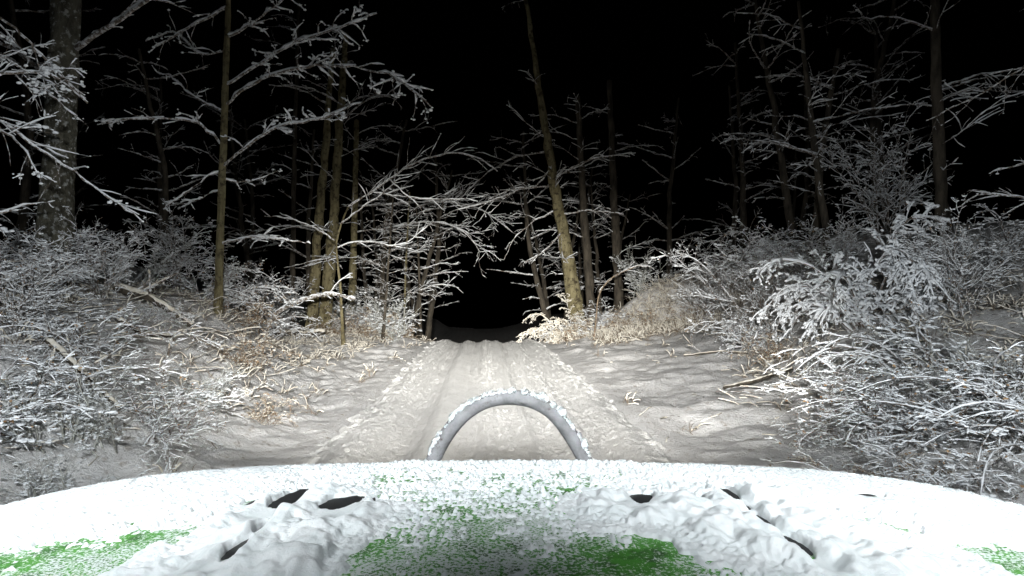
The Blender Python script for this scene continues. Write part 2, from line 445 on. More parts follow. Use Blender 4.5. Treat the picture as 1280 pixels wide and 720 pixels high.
GL, GR = 'snow laden shrubs on the left bank', 'snow laden shrubs on the right bank'
GM = 'shrubs where the road drops away'
L_ = [
 ('bramble', 1, 1215, 4.0, .62, 1.7, 'lowest snow matted bramble just above the right end of the bonnet', GR),
 ('tan', 0, 1120, 4.9, .60, .9, 'low tan twigs poking from the snow above the right shoulder of the bonnet', GR),
 ('frost', 0, 60, 4.1, .55, 1.7, 'lowest frosted twigs just above the left end of the bonnet', GL),
 ('bramble', 0, 1060, 6.0, .45, 3.7, 'small flattened bramble on the snow at the foot of the right bank', GR),
 ('tan', 1, 330, 7.2, .50, 2.7, 'small tan tuft shrub nearest the road on the left verge', GL),
 # kind var px Y scale rz label group
 ('bramble', 0, -20, 4.6, .85, .3, 'tangled snowy bramble low at the left edge of the photo, nearest the bonnet', GL),
 ('frost', 0, 85, 4.9, .85, 1.1, 'fine twiggy grey shrub just above the left shoulder of the bonnet', GL),
 ('bramble', 1, 190, 5.6, .70, 2.0, 'low snow matted bramble on the verge above the green patch of bonnet', GL),
 ('upright', 0, 20, 6.2, .58, .7, 'tall many stemmed shrub at the left edge under the thick mossy trunk', GL),
 ('bramble', 1, 110, 6.6, .78, 4.0, 'broad arching bramble heavy with snow in front of the snow mound', GL),
 ('frost', 1, 250, 6.9, .62, .2, 'small frosted shrub with flattened crown by the left verge', GL),
 ('upright', 1, 120, 8.8, .6, 2.2, 'upright snowy shrub whose tips stand right of the thick mossy trunk', GL),
 ('bramble', 0, 30, 8.4, .9, 5.0, 'wide snowy thicket wrapped round the foot of the thick mossy trunk', GL),
 ('bramble', 0, 200, 9.0, .42, 1.0, 'low bramble half buried on the near slope of the snow mound', GL),
 ('tan', 0, 300, 9.6, .85, .5, 'withered brown leafed shrub lowest on the left verge', GL),
 ('frost', 0, 165, 11.5, .6, 3.0, 'frosted shrub on top of the snow mound on the left', GL),
 ('bramble', 1, 260, 13.5, .9, .9, 'dark stemmed bramble at the foot of the slender sapling', GL),
 ('upright', 0, 225, 14.5, .75, 4.4, 'thin upright shrub standing left of the slender sapling', GL),
 ('tan', 1, 305, 14.0, .85, 1.9, 'brownish snow dusted shrub right of the slender sapling foot', GL),
 ('bramble', 0, 322, 17.0, .85, 2.7, 'bramble clump behind the left end of the fallen log', GL),
 ('upright', 1, 340, 22.0, .9, 2.0, 'bare dark shrub between the slender sapling and the twin pale trunks', GL),
 ('bramble', 1, 60, 12.5, .95, 2.5, 'large shadowy bramble behind the thick mossy trunk', GL),
 ('tan', 0, 415, 21.5, 1.0, .4, 'straw coloured shrub right of the twin pale trunks', GM),
 ('tan', 1, 455, 20.8, 1.15, 2.4, 'bushy straw coloured shrub below the frosted thicket tree', GM),
 ('frost', 1, 490, 21.0, 1.25, 2.0, 'pale frosted shrub closest to the left side of the road end', GM),
 ('bramble', 0, 470, 23.0, 1.1, .3, 'arching snowy bramble behind the straw shrubs left of the road end', GM),
 ('frost', 0, 440, 24.0, 1.6, 1.2, 'tall frosted shrub rising behind the straw coloured shrubs', GM),
 ('tan', 1, 505, 22.5, .7, .5, 'small dim brown shrub beside the dark road opening on the left', GM),
 ('bough', 0, 708, 20.9, 1.1, .5, 'drooping cream coloured snowy shrub right beside the road end', GM),
 ('tan', 0, 715, 20.0, .85, 1.4, 'straw shrub spreading in front of the pale leaning trunk', GM),
 ('bramble', 1, 742, 20.6, .85, .2, 'dark bramble right of the pale leaning trunk foot', GM),
 ('tan', 1, 775, 20.2, .85, 3.0, 'brown shrub on the left tip of the right hand bank', GM),
 ('tan', 0, 815, 19.6, .8, 5.2, 'snow dusted brown shrub at the middle of the far right bank', GM),
 ('tan', 1, 858, 18.8, .85, 1.1, 'brown shrub at the right end of the far right bank', GM),
 ('frost', 1, 800, 23.5, 1.3, 4.0, 'faint frosted shrub on the crest of the far right bank', GM),
 ('upright', 0, 880, 17.5, .8, 1.3, 'dark upright shrub above the right end of the far bank', GR),
 ('upright', 1, 945, 13.5, .95, .4, 'tall snowy shrub with layered white twigs left of the white drooping bough', GR),
 ('bramble', 0, 945, 12.6, .7, 2.2, 'tan twigged bramble low beside the open snow on the right', GR),
 ('tan', 0, 965, 10.8, .8, 3.3, 'low brown shrub spilling on to the right verge', GR),
 ('bough', 1, 1085, 9.3, 1.22, 1.0, 'brightest white drooping bough shrub in the middle of the right bank', GR),
 ('cane', 0, 1150, 6.9, .95, 4.0, 'spreading bramble with thick white canes below the white bough shrub', GR),
 ('frost', 0, 1045, 7.6, .50, 2.0, 'low frosted shrub at the foot of the right bank', GR),
 ('bramble', 0, 1160, 5.7, .90, 1.6, 'grey snowy bramble above the right shoulder of the bonnet', GR),
 ('frost', 1, 1250, 5.2, 1.0, .6, 'dense fine twiggy shrub at the right edge of the photo', GR),
 ('bramble', 1, 1310, 4.6, .9, 2.9, 'bramble lowest at the right edge of the photo, nearest the bonnet', GR),
 ('upright', 0, 1200, 7.8, .68, 3.8, 'tall thicket shrub behind the right edge brambles', GR),
 ('frost', 0, 1170, 9.8, 1.0, 5.1, 'frosted shrub between the white bough shrub and the right edge', GR),
 ('bramble', 1, 1240, 10.5, 1.1, .1, 'large shadowy bramble high on the right bank', GR),
 ('upright', 1, 1030, 13.2, .7, 5.5, 'upright shrub directly behind the white bough shrub', GR),
 ('bramble', 0, 985, 17.0, 1.3, .8, 'dim broad bramble in the dark behind the layered shrub', GR),
 ('upright', 0, 1110, 15.5, 1.1, 4.9, 'dim tall shrub in the dark above the white bough shrub', GR),
]
for (k, v, px, Yd, sc, rz, lab, g) in L_:
    if Yd < 11: sc = sc * (.74 if k != 'bough' else .95)
    if Yd < 7: sc = (sc * 1.15, sc * 1.15, sc * .80)
    nm = {'cane': 'bramble', 'bramble': 'bramble', 'upright': 'tall_shrub', 'frost': 'frosted_shrub', 'tan': 'withered_shrub', 'bough': 'drooping_shrub'}[k]
    shrub(k, v, px, Yd, sc, rz, lab, g, name=nm)

# --- trees --------------------------------------------------------------------
SP_T = dict(dens=[0, 5.5, 2.2], ratio=.38, ang=.75, wander=.12, droop=.06, rmin=.005, flat=.5, up=.12, start=.12, lmax=1.6)

def smooth_path(P, n, rng=None, wob=0.0):
    P = np.asarray(P, float); d = np.r_[0, np.cumsum(np.linalg.norm(np.diff(P, axis=0), axis=1))]
    t = np.linspace(0, d[-1], n)
    # Catmull-Rom-ish through cubic smoothing of linear interpolation
    Q = np.stack([np.interp(t, d, P[:, i]) for i in range(3)], 1)
    for _ in range(max(1, n // (len(P) * 2))):
        Q[1:-1] = (Q[:-2] + 2 * Q[1:-1] + Q[2:]) / 4
    if rng is not None and wob: Q[1:-1] += rng.randn(n - 2, 3) * wob
    return Q

def px_path(pts, Y0, rng, dY=0.0):
    """pts photo pixels, Y drifts by dY along the path"""
    n = len(pts)
    return [at(p[0], p[1], Y0 + dY * i / max(n - 1, 1)) for i, p in enumerate(pts)]

def tree(name, label, seed, trunk, R, branches, bark, group=None, cat='tree', sp=None, snow=None, trunk_twigs=0, lean_top=True, yel=None):
    """trunk: world points base->top; branches: list of (points, r0, r1, lvl)"""
    rng = np.random.RandomState(seed)
    sp = dict(SP_T, **(sp or {})); base = np.array(trunk[0], float)
    e = empty(name, tuple(base), label, cat, group)
    Pt = smooth_path(trunk, max(16, int((trunk[-1][2] - trunk[0][2]) / .3)), rng, R[0] * .06)
    n = len(Pt); t = np.linspace(0, 1, n); Rr = np.interp(t, np.linspace(0, 1, len(R)), R)
    Rr = Rr * (1 + .05 * rng.randn(n)); Rr[0] *= 1.7; Rr[1] *= 1.3; Rr[2] *= 1.1
    mb = MB(); mb.tube(Pt - base, Rr, 18 if R[0] > .1 else 8)
    if R[0] > .1:
        V_ = mb.V[0]; kk = 18; w_ = np.arange(len(V_) - 2); a_ = (w_ % kk) / kk * 6.283
        nz_ = .5 * perlin(np.cos(a_) * 1.6 + 5, V_[:-2, 2] * .9 + np.sin(a_) * 1.6, seed) + .4 * perlin(np.cos(a_) * 4, V_[:-2, 2] * 2.2 + np.sin(a_) * 4, seed + 3)
        c_ = np.repeat(Pt - base, kk, 0); V_[:-2] = c_ + (V_[:-2] - c_) * (1 + .30 * nz_)[:, None]
    mb.build('trunk', M[bark], e)
    polys = []
    for pts, r0, r1, lvl in branches:
        P = smooth_path(pts, max(6, len(pts) * 4), rng, .012)
        grow(rng, P - base, r0, r1, lvl, sp, polys)
    for _ in range(trunk_twigs):
        tt = .15 + .85 * rng.rand(); i = int(tt * (n - 1))
        a = rng.rand() * 6.28
        P = poly(rng, Pt[i] - base, [math.cos(a), math.sin(a), .35], .5 + 1.6 * rng.rand(), 6, .14, .08)
        grow(rng, P, .012, .005, 1, sp, polys)
    if polys:
        stems_mb(polys).build('branches', M['twig'], e)
        s = MB(); snow_on(rng, polys, s, **(snow or dict(amt=1.35, cover=.86, tmax=.05, clump=.35)))
        s.build('snow', M['snow'], e)
    return e

def tr_from_px(px0, px1, pytop, Yd, zpad=-.2):
    """trunk from ground at px0 to top px1/pytop at depth Yd"""
    X0 = (px0 - 640) / F * Yd; b0 = np.array([X0, Yd, gz(X0, Yd) + zpad]); t0 = at(px1, pytop, Yd)
    return b0, t0

rng0 = np.random.RandomState(5)
# thick mossy trunk, left
Y1 = 10.5; b0, t0 = tr_from_px(62, 92, -260, Y1)
tree('mossy_tree', 'thick mossy trunk flecked with snow near the left edge', 1,
     [b0, b0 * .65 + t0 * .35 + [.03, 0, 0], b0 * .3 + t0 * .7, t0], [.27, .235, .22, .17],
     [(px_path([(92, 60), (150, 20), (230, -30)], Y1, rng0, -1), .05, .02, 2),
      (px_path([(80, 120), (20, 60), (-80, 20)], Y1, rng0, 1), .05, .02, 2)], 'bark_old', sp=dict(dens=[0, 4, 1.3]))
# slender sapling with long loaded limbs
Y2 = 12.5; b0, t0 = tr_from_px(272, 287, -120, Y2)
tree('slender_sapling', 'slender straight sapling with long snow laden limbs on both sides', 2,
     [b0, b0 * .6 + t0 * .4, t0], [.085, .07, .045],
     [(px_path([(281, 130), (300, 112), (340, 90), (385, 83), (440, 80), (500, 98), (540, 134)], Y2, rng0, -2.2), .030, .012, 2),
      (px_path([(281, 105), (330, 75), (365, 52), (420, 35), (470, 15)], Y2, rng0, -1.5), .026, .012, 2),
      (px_path([(282, 45), (315, 28), (348, 2), (380, -25)], Y2, rng0, -1), .024, .012, 2),
      (px_path([(278, 208), (300, 187), (350, 155), (395, 150), (450, 128)], Y2, rng0, -1.4), .026, .010, 2),
      (px_path([(278, 182), (246, 150), (205, 148), (165, 148), (120, 155)], Y2, rng0, -1.0), .026, .010, 2),
      (px_path([(282, 60), (250, 70), (215, 35), (180, 50)], Y2, rng0, .6), .02, .01, 1),
      (px_path([(281, 8), (240, 30), (190, 58)], Y2, rng0, -.8), .028, .012, 1),
      (px_path([(279, 138), (240, 122), (215, 95), (195, 90)], Y2, rng0, .7), .018, .009, 1),
      (px_path([(276, 210), (240, 235), (204, 262)], Y2, rng0, -.6), .014, .006, 1),
      (px_path([(274, 238), (240, 252), (222, 262)], Y2, rng0, .6), .012, .006, 1),
      (px_path([(276, 225), (310, 228), (350, 212)], Y2, rng0, .6), .014, .007, 1),
      (px_path([(272, 306), (300, 297), (345, 298), (382, 304)], Y2, rng0, -.6), .020, .008, 1)],
     'bark_yellow', snow=dict(amt=1.9, cover=.92, tmax=.05, clump=.5, pads=140), sp=dict(dens=[0, 6, 5], lmax=.5, ang=.9, wander=.26, ratio=.3, droop=.1))
# tree beyond the left edge whose limbs reach in
Y3 = 7.0; b0, t0 = tr_from_px(-110, -90, -150, Y3)
tree('overhanging_tree', 'tree beyond the left edge whose snowy limbs cross the thick mossy trunk', 3,
     [b0, t0], [.13, .08],
     [(px_path([(-95, 120), (-30, 95), (30, 88), (70, 95), (108, 128)], Y3, rng0, .4), .022, .009, 2),
      (px_path([(-92, -20), (-20, 10), (20, 35), (62, 82), (105, 122)], Y3, rng0, .4), .02, .009, 2),
      (px_path([(-95, 150), (-20, 135), (35, 178), (90, 213), (130, 243), (178, 277)], Y3, rng0, .6), .018, .006, 1),
      (px_path([(-95, 180), (-10, 160), (20, 170), (45, 215)], Y3, rng0, -.5), .016, .007, 2),
      (px_path([(-95, 80), (-40, 60), (10, 70), (50, 110), (95, 145)], Y3, rng0, 1.4), .016, .007, 2),
      (px_path([(-95, 260), (-20, 270), (40, 255)], Y3, rng0, .4), .018, .007, 2)],
     'bark_dark', snow=dict(amt=1.1, cover=.85, tmax=.03, clump=.5, pads=160), sp=dict(dens=[0, 7, 4.5], lmax=.6, rmin=.003))
# twin pale trunks
Y4 = 22.5
for (pa, pb, top, r, lab, sd, dy) in ((389, 415, 60, [.23, .16, .13, .08], 'left one of the twin pale trunks beside the fallen log', 4, 0), (404, 432, 40, [.25, .19, .15, .09], 'right and thicker one of the twin pale trunks beside the fallen log', 5, .35)):
    b0, t0 = tr_from_px(pa, pb, top, Y4 + dy)
    tree('pale_tree', lab, sd, [b0, b0 * .72 + t0 * .28 + [(-.05 if sd == 4 else .05), 0, 0], b0 * .35 + t0 * .65, t0], r,
         [(px_path([(pb - 5, 130), (pb - 40, 110), (pb - 80, 105)], Y4, rng0, -1.5), .03, .012, 2),
          (px_path([(pb - 6, 150), (pb + 30, 120), (pb + 75, 118)], Y4, rng0, -1.0), .03, .012, 2),
          (px_path([(pb - 16, 290), (pb - 60, 280), (pb - 120, 300)], Y4, rng0, -1.5), .022, .010, 2),
          (px_path([(pb - 18, 325), (pb + 5, 320), (pb - 60, 335)], Y4, rng0, -1.5), .02, .010, 2)], 'bark_yellow',
         group='twin pale trunks', sp=dict(dens=[0, 4, 2.0], rmin=.007), trunk_twigs=10)
# more pale / thin trunks near road end
for (pa, pb, top, Yd, r, lab, sd, bk) in (
    (438, 445, 150, 25.5, [.17, .13, .10], 'straight grey trunk dimly lit right of the twin pale trunks', 6, 'bark_yellow'),
    (527, 520, 250, 26.0, [.06, .05, .03], 'thin bare stem at the left side of the dark road opening', 7, 'bark_dark'),
    (505, 512, 240, 25.0, [.05, .04, .02], 'very thin stem inside the frosted thicket left of the road', 8, 'bark_yellow'),
    (742, 722, 120, 23.5, [.20, .15, .10], 'shaded slanting trunk just behind the pale leaning trunk', 10, 'bark_dark'),
    (775, 762, 100, 26.0, [.20, .16, .10], 'dark trunk in the gloom above the left tip of the far bank', 11, 'bark_dark'),
    (1040, 1000, 0, 15.0, [.10, .08, .04], 'leaning dark trunk rising behind the white bough shrub', 12, 'bark_dark'),
    (1018, 1050, 60, 17.5, [.12, .09, .05], 'dim forked trunk crossing behind the leaning dark trunk', 13, 'bark_dark'),
    (1180, 1170, -100, 14.0, [.14, .11, .07], 'dark upright trunk high on the right bank', 14, 'bark_dark'),
    (365, 372, 0, 27.0, [.12, .10, .06], 'thin dark trunk in the gloom left of the twin pale trunks', 15, 'bark_dark'),
    ):
    b0, t0 = tr_from_px(pa, pb, top, Yd)
    mid = b0 * .5 + t0 * .5
    br = []
    rr = np.random.RandomState(sd)
    for q in range(5):
        t = .35 + .6 * rr.rand(); p = b0 * (1 - t) + t0 * t; sgn = rr.choice([-1, 1]); l = .8 + 1.5 * rr.rand()
        br.append(([p, p + [sgn * l * .6, -.4 * rr.rand(), .3], p + [sgn * l * 1.1, -.7 * rr.rand(), .25]], .02, .008, 2))
    if sd in (7, 6):
        br.append((px_path([(pb, 258), (560, 250), (605, 262), (640, 290)], Yd, rr, 1.0), .03, .012, 2))
        br.append((px_path([(pb, 290), (545, 275), (585, 290), (600, 315)], Yd, rr, -1.0), .025, .010, 2))
    tree('bare_tree', lab, sd, [b0, mid + rr.randn(3) * .05, t0], r, br, bk, sp=dict(dens=[0, 5, 2.2], rmin=.006), trunk_twigs=6)
# pale leaning trunk right
b0, t0 = tr_from_px(728, 640, -120, 21.8)
tree('leaning_tree', 'pale leaning trunk on the right beside the road end', 9, [b0, b0 * .5 + t0 * .5 + [-.10, 0, 0], t0], [.30, .18, .09, .04],
     [(px_path([(688, 232), (650, 236), (612, 252), (572, 262)], 21.8, rng0, -2.0), .03, .012, 2),
      (px_path([(680, 190), (640, 196), (600, 222), (575, 250)], 21.8, rng0, 2.5), .03, .012, 2),
      (px_path([(698, 262), (668, 275), (640, 300), (630, 325)], 21.8, rng0, 1.0), .025, .010, 2),
      (px_path([(690, 210), (668, 235), (640, 235), (610, 250)], 21.8, rng0, -1.5), .03, .012, 2),
      (px_path([(706, 285), (680, 315), (656, 328)], 21.8, rng0, -1.2), .035, .012, 2),
      (px_path([(700, 270), (735, 262), (780, 268)], 21.8, rng0, -.8), .03, .012, 2),
      (px_path([(690, 225), (730, 200), (790, 190)], 21.8, rng0, -1.), .03, .012, 2)], 'bark_yellow', sp=dict(dens=[0, 4, 2], rmin=.007), trunk_twigs=16)
# bowed sapling arching over the verge
Yb = 17.0; b0, _ = tr_from_px(430, 430, 300, Yb)
tree('bowed_sapling', 'sapling bowed by snow into a long arch towards the road', 20,
     [b0, at(425, 350, Yb), at(418, 300, Yb), at(435, 258, Yb)], [.05, .04, .03, .022],
     [(px_path([(435, 258), (470, 236), (510, 207), (545, 193), (575, 190), (605, 200), (622, 214)], Yb, rng0, -.8), .026, .012, 1),
      (px_path([(425, 280), (450, 262), (480, 240), (500, 222)], Yb, rng0, -1.2), .02, .009, 1),
      (px_path([(486, 222), (500, 238), (528, 260), (541, 290)], Yb, rng0, -.3), .016, .008, 0),
      (px_path([(465, 240), (500, 245), (545, 250), (590, 248)], Yb, rng0, .8), .016, .008, 1),
      (px_path([(418, 300), (395, 285), (360, 272), (330, 270)], Yb, rng0, -.8), .018, .008, 2),
      (px_path([(420, 310), (450, 300), (500, 310), (535, 282)], Yb, rng0, .6), .016, .008, 1)],
     'bark_yellow', snow=dict(amt=1.35, cover=.93, tmax=.04, clump=.4), sp=dict(dens=[0, 3.5, 2.2], rmin=.005, lmax=.8))
# frosted thicket tree (fine branching)
b0, t0 = tr_from_px(478, 492, 235, 20.5)
br = []; rr = np.random.RandomState(33)
for q in range(44):
    t = .12 + .86 * rr.rand(); p = b0 * (1 - t) + t0 * t; a = rr.rand() * 6.28; l = (1.25 - .7 * t) * (.6 + .7 * rr.rand())
    br.append(([p, p + [math.cos(a) * l * .6, math.sin(a) * l * .6, .22 * l], p + [math.cos(a) * l * 1.15, math.sin(a) * l * 1.15, .18 * l]], .010, .006, 2))
tree('frosted_tree', 'small frosted tree with a fine twiggy crown left of the road', 21, [b0, t0], [.06, .02], br, 'bark_dark',
     sp=dict(dens=[0, 7, 4], rmin=.005, lmax=.6, ang=.7), snow=dict(amt=.8, cover=.6, tmax=.02, clump=.05))
# snowy bare limb curving by the twin trunks
b0, _ = tr_from_px(326, 330, 300, 16.5, 0)
tree('bent_stem', 'thick snow topped stem bending right across the twin pale trunks', 22,
     [b0 - [0, 0, .1], at(338, 396, 16.5), at(372, 376, 16.3), at(412, 366, 16.1), at(444, 374, 16.)], [.045, .05, .045, .035, .02],
     [([at(338, 396, 16.5), at(372, 375, 16.3), at(412, 365, 16.1), at(444, 373, 16.)], .03, .02, 1),
      ([at(412, 366, 16.1), at(425, 350, 16.3), at(440, 342, 16.5)], .018, .01, 1)], 'twig', cat='branch', sp=dict(dens=[0, 5, 2], lmax=.5), snow=dict(amt=1.6, cover=.97, tmax=.05, clump=.5))
# curved stem right bank
b0, _ = tr_from_px(742, 742, 300, 18.8, 0)
tree('curved_stem', 'bare curved stem arching right over the far right bank', 23,
     [b0 - [0, 0, .1], at(748, 365, 18.8), at(765, 345, 18.7), at(798, 332, 18.5)], [.026, .024, .02, .012],
     [([at(748, 365, 18.8), at(765, 346, 18.7), at(798, 331, 18.5), at(815, 335, 18.4)], .022, .012, 1)], 'twig_tan', cat='branch', sp=dict(dens=[0, 4, 2], lmax=.5), snow=dict(amt=1.1, cover=.9, tmax=.03))
# right upper limbs reaching from a tree beyond the right edge
b0, t0 = tr_from_px(1400, 1380, -150, 8.5)
tree('overhanging_tree', 'tree beyond the right edge whose twigs hang into the dark upper right', 24, [b0, t0], [.15, .1],
     [(px_path([(1390, 170), (1330, 190), (1280, 205), (1250, 212)], 8.5, rng0, .5), .02, .008, 2),
      (px_path([(1390, 20), (1320, 60), (1240, 110), (1160, 150)], 8.5, rng0, 2.5), .02, .008, 2),
      (px_path([(1390, 240), (1300, 250), (1230, 240), (1190, 262)], 8.5, rng0, 1.0), .018, .008, 2)],
     'bark_dark', snow=dict(amt=1.0, cover=.6, tmax=.03, clump=.4), sp=dict(dens=[0, 7, 3.2], lmax=.6, rmin=.003))

# background trees in the gloom, three prototypes copied
def bg_proto(seed):
    rng = np.random.RandomState(seed); h = 9.5
    Pt = smooth_path([np.zeros(3) - [0, 0, .4], [rng.randn() * .2, rng.randn() * .2, h * .5], [rng.randn() * .4, rng.randn() * .4, h]], 20, rng, .02)
    t = MB(); t.tube(Pt, np.linspace(.16, .05, 20), 8)
    polys = []; sp = dict(SP_T, dens=[0, 3.5, 1.6], rmin=.008, lmax=1.5)
    for _ in range(20):
        i = rng.randint(4, 19); a = rng.rand() * 6.28; l = .8 + 1.8 * rng.rand()
        P = poly(rng, Pt[i], [math.cos(a), math.sin(a), .35], l, 6, .12, .08)
        grow(rng, P, .028, .010, 2, sp, polys)
    s = MB(); snow_on(rng, polys, s, amt=1.3, cover=.8, tmax=.04, clump=.1)
    res = []
    for nm, b_, mt in (('trunk', t, 'bark_dark'), ('branches', stems_mb(polys), 'twig'), ('snow', s, 'snow')):
        o = b_.build(nm, M[mt]); res.append((nm, o.data)); bpy.data.objects.remove(o)
    return res
BG = [bg_proto(s) for s in (71, 72, 73)]
bgspots = [(-4.6, 27), (-4.4, 31), (-4.9, 34), (2.6, 30), (2.4, 35), (1.9, 27.5), (-7, 40), (4.6, 38), (-17, 21), (-14, 25), (-11.5, 20), (-12.5, 30), (-9, 27), (-7.2, 31), (-6.0, 28), (-8.2, 36), (-5.2, 38), (-15.5, 35), (-20, 28), (-19, 16),
           (4.6, 31), (7.5, 29), (9.5, 25), (6.2, 36), (11, 31), (13.2, 22), (12.5, 27), (16, 26), (18, 19), (9.5, 20.5), (15.5, 33), (3.9, 40), (14.5, 15.5), (-13.6, 13.0)]
for i, (x, y) in enumerate(bgspots):
    side = 'left' if x < 0 else 'right'
    e = empty('bare_tree', (x, y, gz(x, y)), 'dark leafless woodland tree standing in the unlit wood %s of the road' % side, 'tree', 'unlit woodland trees %s of the road' % side)
    e.rotation_euler = (0.05 * math.sin(i * 2.1), 0.06 * math.cos(i * 1.7) + ((.20 if x < 0 else -.20) if i < 6 else 0), i * 1.37); s = .85 + .35 * ((i * 37) % 10) / 10; e.scale = (s, s, s)
    for nm, me in BG[i % 3]: put(nm, me, e)

# fallen wood ------------------------------------------------------------------
def log(name, label, seed, pts, r, snowamt=1.2, stubs=2):
    rng = np.random.RandomState(seed); base = np.array(pts[0], float)
    e = empty(name, tuple(base), label, 'log', None)
    P = smooth_path(pts, 16, rng, r * .15) - base
    mb = MB(); R = np.linspace(r, r * .7, 16) * (1 + .1 * rng.randn(16)); mb.tube(P, R, 10); mb.build('log_wood', M['bark_dark'], e)
    s = MB(); Q = P.copy(); Q[:, 2] += R * .75; s.tube(Q, R * .75 * (.8 + .4 * rng.rand(16)) * snowamt, 8)
    polys = []
    for _ in range(stubs):
        i = rng.randint(3, 14); Pq = poly(rng, P[i], rng.randn(3) * [1, .5, .4] + [0, 0, .7], .35 + .3 * rng.rand(), 4, .1, 0)
        grow(rng, Pq, r * .35, r * .2, 1, dict(SP_T), polys)
    if polys:
        stems_mb(polys).build('stub', M['twig'], e); snow_on(rng, polys, s, 1.3)
    s.build('snow', M['snow_warm'], e)
    return e
def gpt(px, Y, dz): x = (px - 640) / F * Y; return np.array([x, Y, gz(x, Y) + dz])
log('fallen_log', 'long fallen log capped with snow at the foot of the twin pale trunks', 40, [gpt(300, 18.5, .12), gpt(350, 18.8, .14), gpt(405, 19.4, .16)], .12)
log('fallen_log', 'dark broken log with stubs on the snow mound on the left', 41, [gpt(145, 9.2, .22), gpt(190, 9.2, .30), gpt(240, 9.4, .20)], .06, 1.2, 4)
log('fallen_branch', 'thin straight snow capped branch lying below the dark broken log', 42, [gpt(150, 7.4, .30), gpt(175, 7.6, .2), gpt(215, 8.4, .15)], .028, 1.3, 3)
log('fallen_branch', 'pale snow capped branch slanting down the left bank above the bonnet', 43, [gpt(60, 6.0, .22), gpt(110, 5.8, .20), gpt(150, 5.7, .12)], .028, 1.3, 3)
log('fallen_branch', 'long snowy branch lying on the foot of the right bank', 44, [gpt(905, 9.6, .08), gpt(945, 9.0, .12), gpt(990, 8.6, .2)], .026, 1.2, 3)
log('fallen_branch', 'short snowy branch stretched across the open snow on the right', 45, [gpt(855, 12.5, .06), gpt(900, 12.4, .10), gpt(935, 12.0, .12)], .022, 1.1, 2)

# uncountable litter: twigs and grass on the verges ---------------------------
rng = np.random.RandomState(77)
tw = MB(); sn = MB(); gr = MB(); grs = MB()
cnt = 0
while cnt < 4200:
    y = 4 + 20 * rng.rand() ** .8; side = rng.choice([-1, 1])
    d = side * (1.9 + 6.5 * rng.rand() ** (1.2)); x = float(xc(y)) + d
    if abs(x / y) > .95: continue
    if side > 0 and y > 9 and d < 5.6 and rng.rand() < .93: continue
    if abs(d) < 3.3 and rng.rand() < .8: continue
    if abs(d) < np.interp(y, [5, 9, 14, 18], [3.0, 3.6, 5.0, 6.0]) and rng.rand() < .6: continue      # open snow on the right
    if side < 0 and abs(d) < 3.4 and rng.rand() < .72: continue
    cnt += 1
    a = rng.rand() * 6.28; L = .10 + (.35 + .5 * (abs(d) > 3.6)) * rng.rand() ** 2
    P = poly(rng, [x, y, gz(x, y) + .0 + .05 * rng.rand()], [math.cos(a), math.sin(a), .05 + .3 * rng.rand()], L, 4, .12, .12)
    r = .002 + .004 * rng.rand(); tw.tube(P, r, 3, cap=False)
    if rng.rand() < .6:
        Q = P[:rng.randint(2, 5) + 1].copy(); Q[:, 2] += r + .003; sn.tube(Q, (r + .004) * (.4 + .9 * rng.rand(len(Q))), 4)
o = tw.build('twig_litter', M['twig']); tag(o, 'scattered dead twigs poking from the verge snow', 'twigs', kind='stuff')
o = sn.build('twig_litter_snow', M['snow_warm']); tag(o, 'snow lying along the scattered verge twigs', 'snow', kind='stuff')
def tuft(x, y, n, h, mb, ms):
    z0 = gz(x, y)
    for _ in range(n):
        a = rng.rand() * 6.28; e = .7 + .8 * rng.rand()
        P = poly(rng, [x + rng.randn() * .05, y + rng.randn() * .05, z0 - .02], [math.cos(a) * math.cos(e), math.sin(a) * math.cos(e), math.sin(e)], h * (.6 + .7 * rng.rand()), 5, .08, .38)
        mb.tube(P, np.linspace(.004, .0025, 6), 3, cap=False)
        if rng.rand() < .55:
            Q = P[2:].copy(); Q[:, 2] += .006; ms.tube(Q, .006 + .006 * rng.rand(len(Q)), 4)
cnt = 0
while cnt < 900:
    y = 5 + 18 * rng.rand(); side = rng.choice([-1, 1]); d = side * (2.0 + 6 * rng.rand()); x = float(xc(y)) + d
    onbank = side > 0 and 16.5 < y < 23 and d > 3.2
    if side > 0 and not onbank and (d < 4.2 + (2 if y > 11 else 0)) and rng.rand() < .93: continue
    if side < 0 and abs(d) < 3.2 and rng.rand() < .8: continue
    cnt += 1; tuft(x, y, 7, .22 if not onbank else .32, gr, grs)
for _ in range(500):
    y = 17.5 + 4.5 * rng.rand(); d = 3.4 + 5.2 * rng.rand(); x = float(xc(y)) + d; tuft(x, y, 8, .34, gr, grs)
o = gr.build('dead_grass', M['twig_tan']); tag(o, 'withered straw grass along the verges and banks', 'grass', kind='stuff')
o = grs.build('grass_snow', M['snow_warm']); tag(o, 'snow clinging to the withered verge grass', 'snow', kind='stuff')

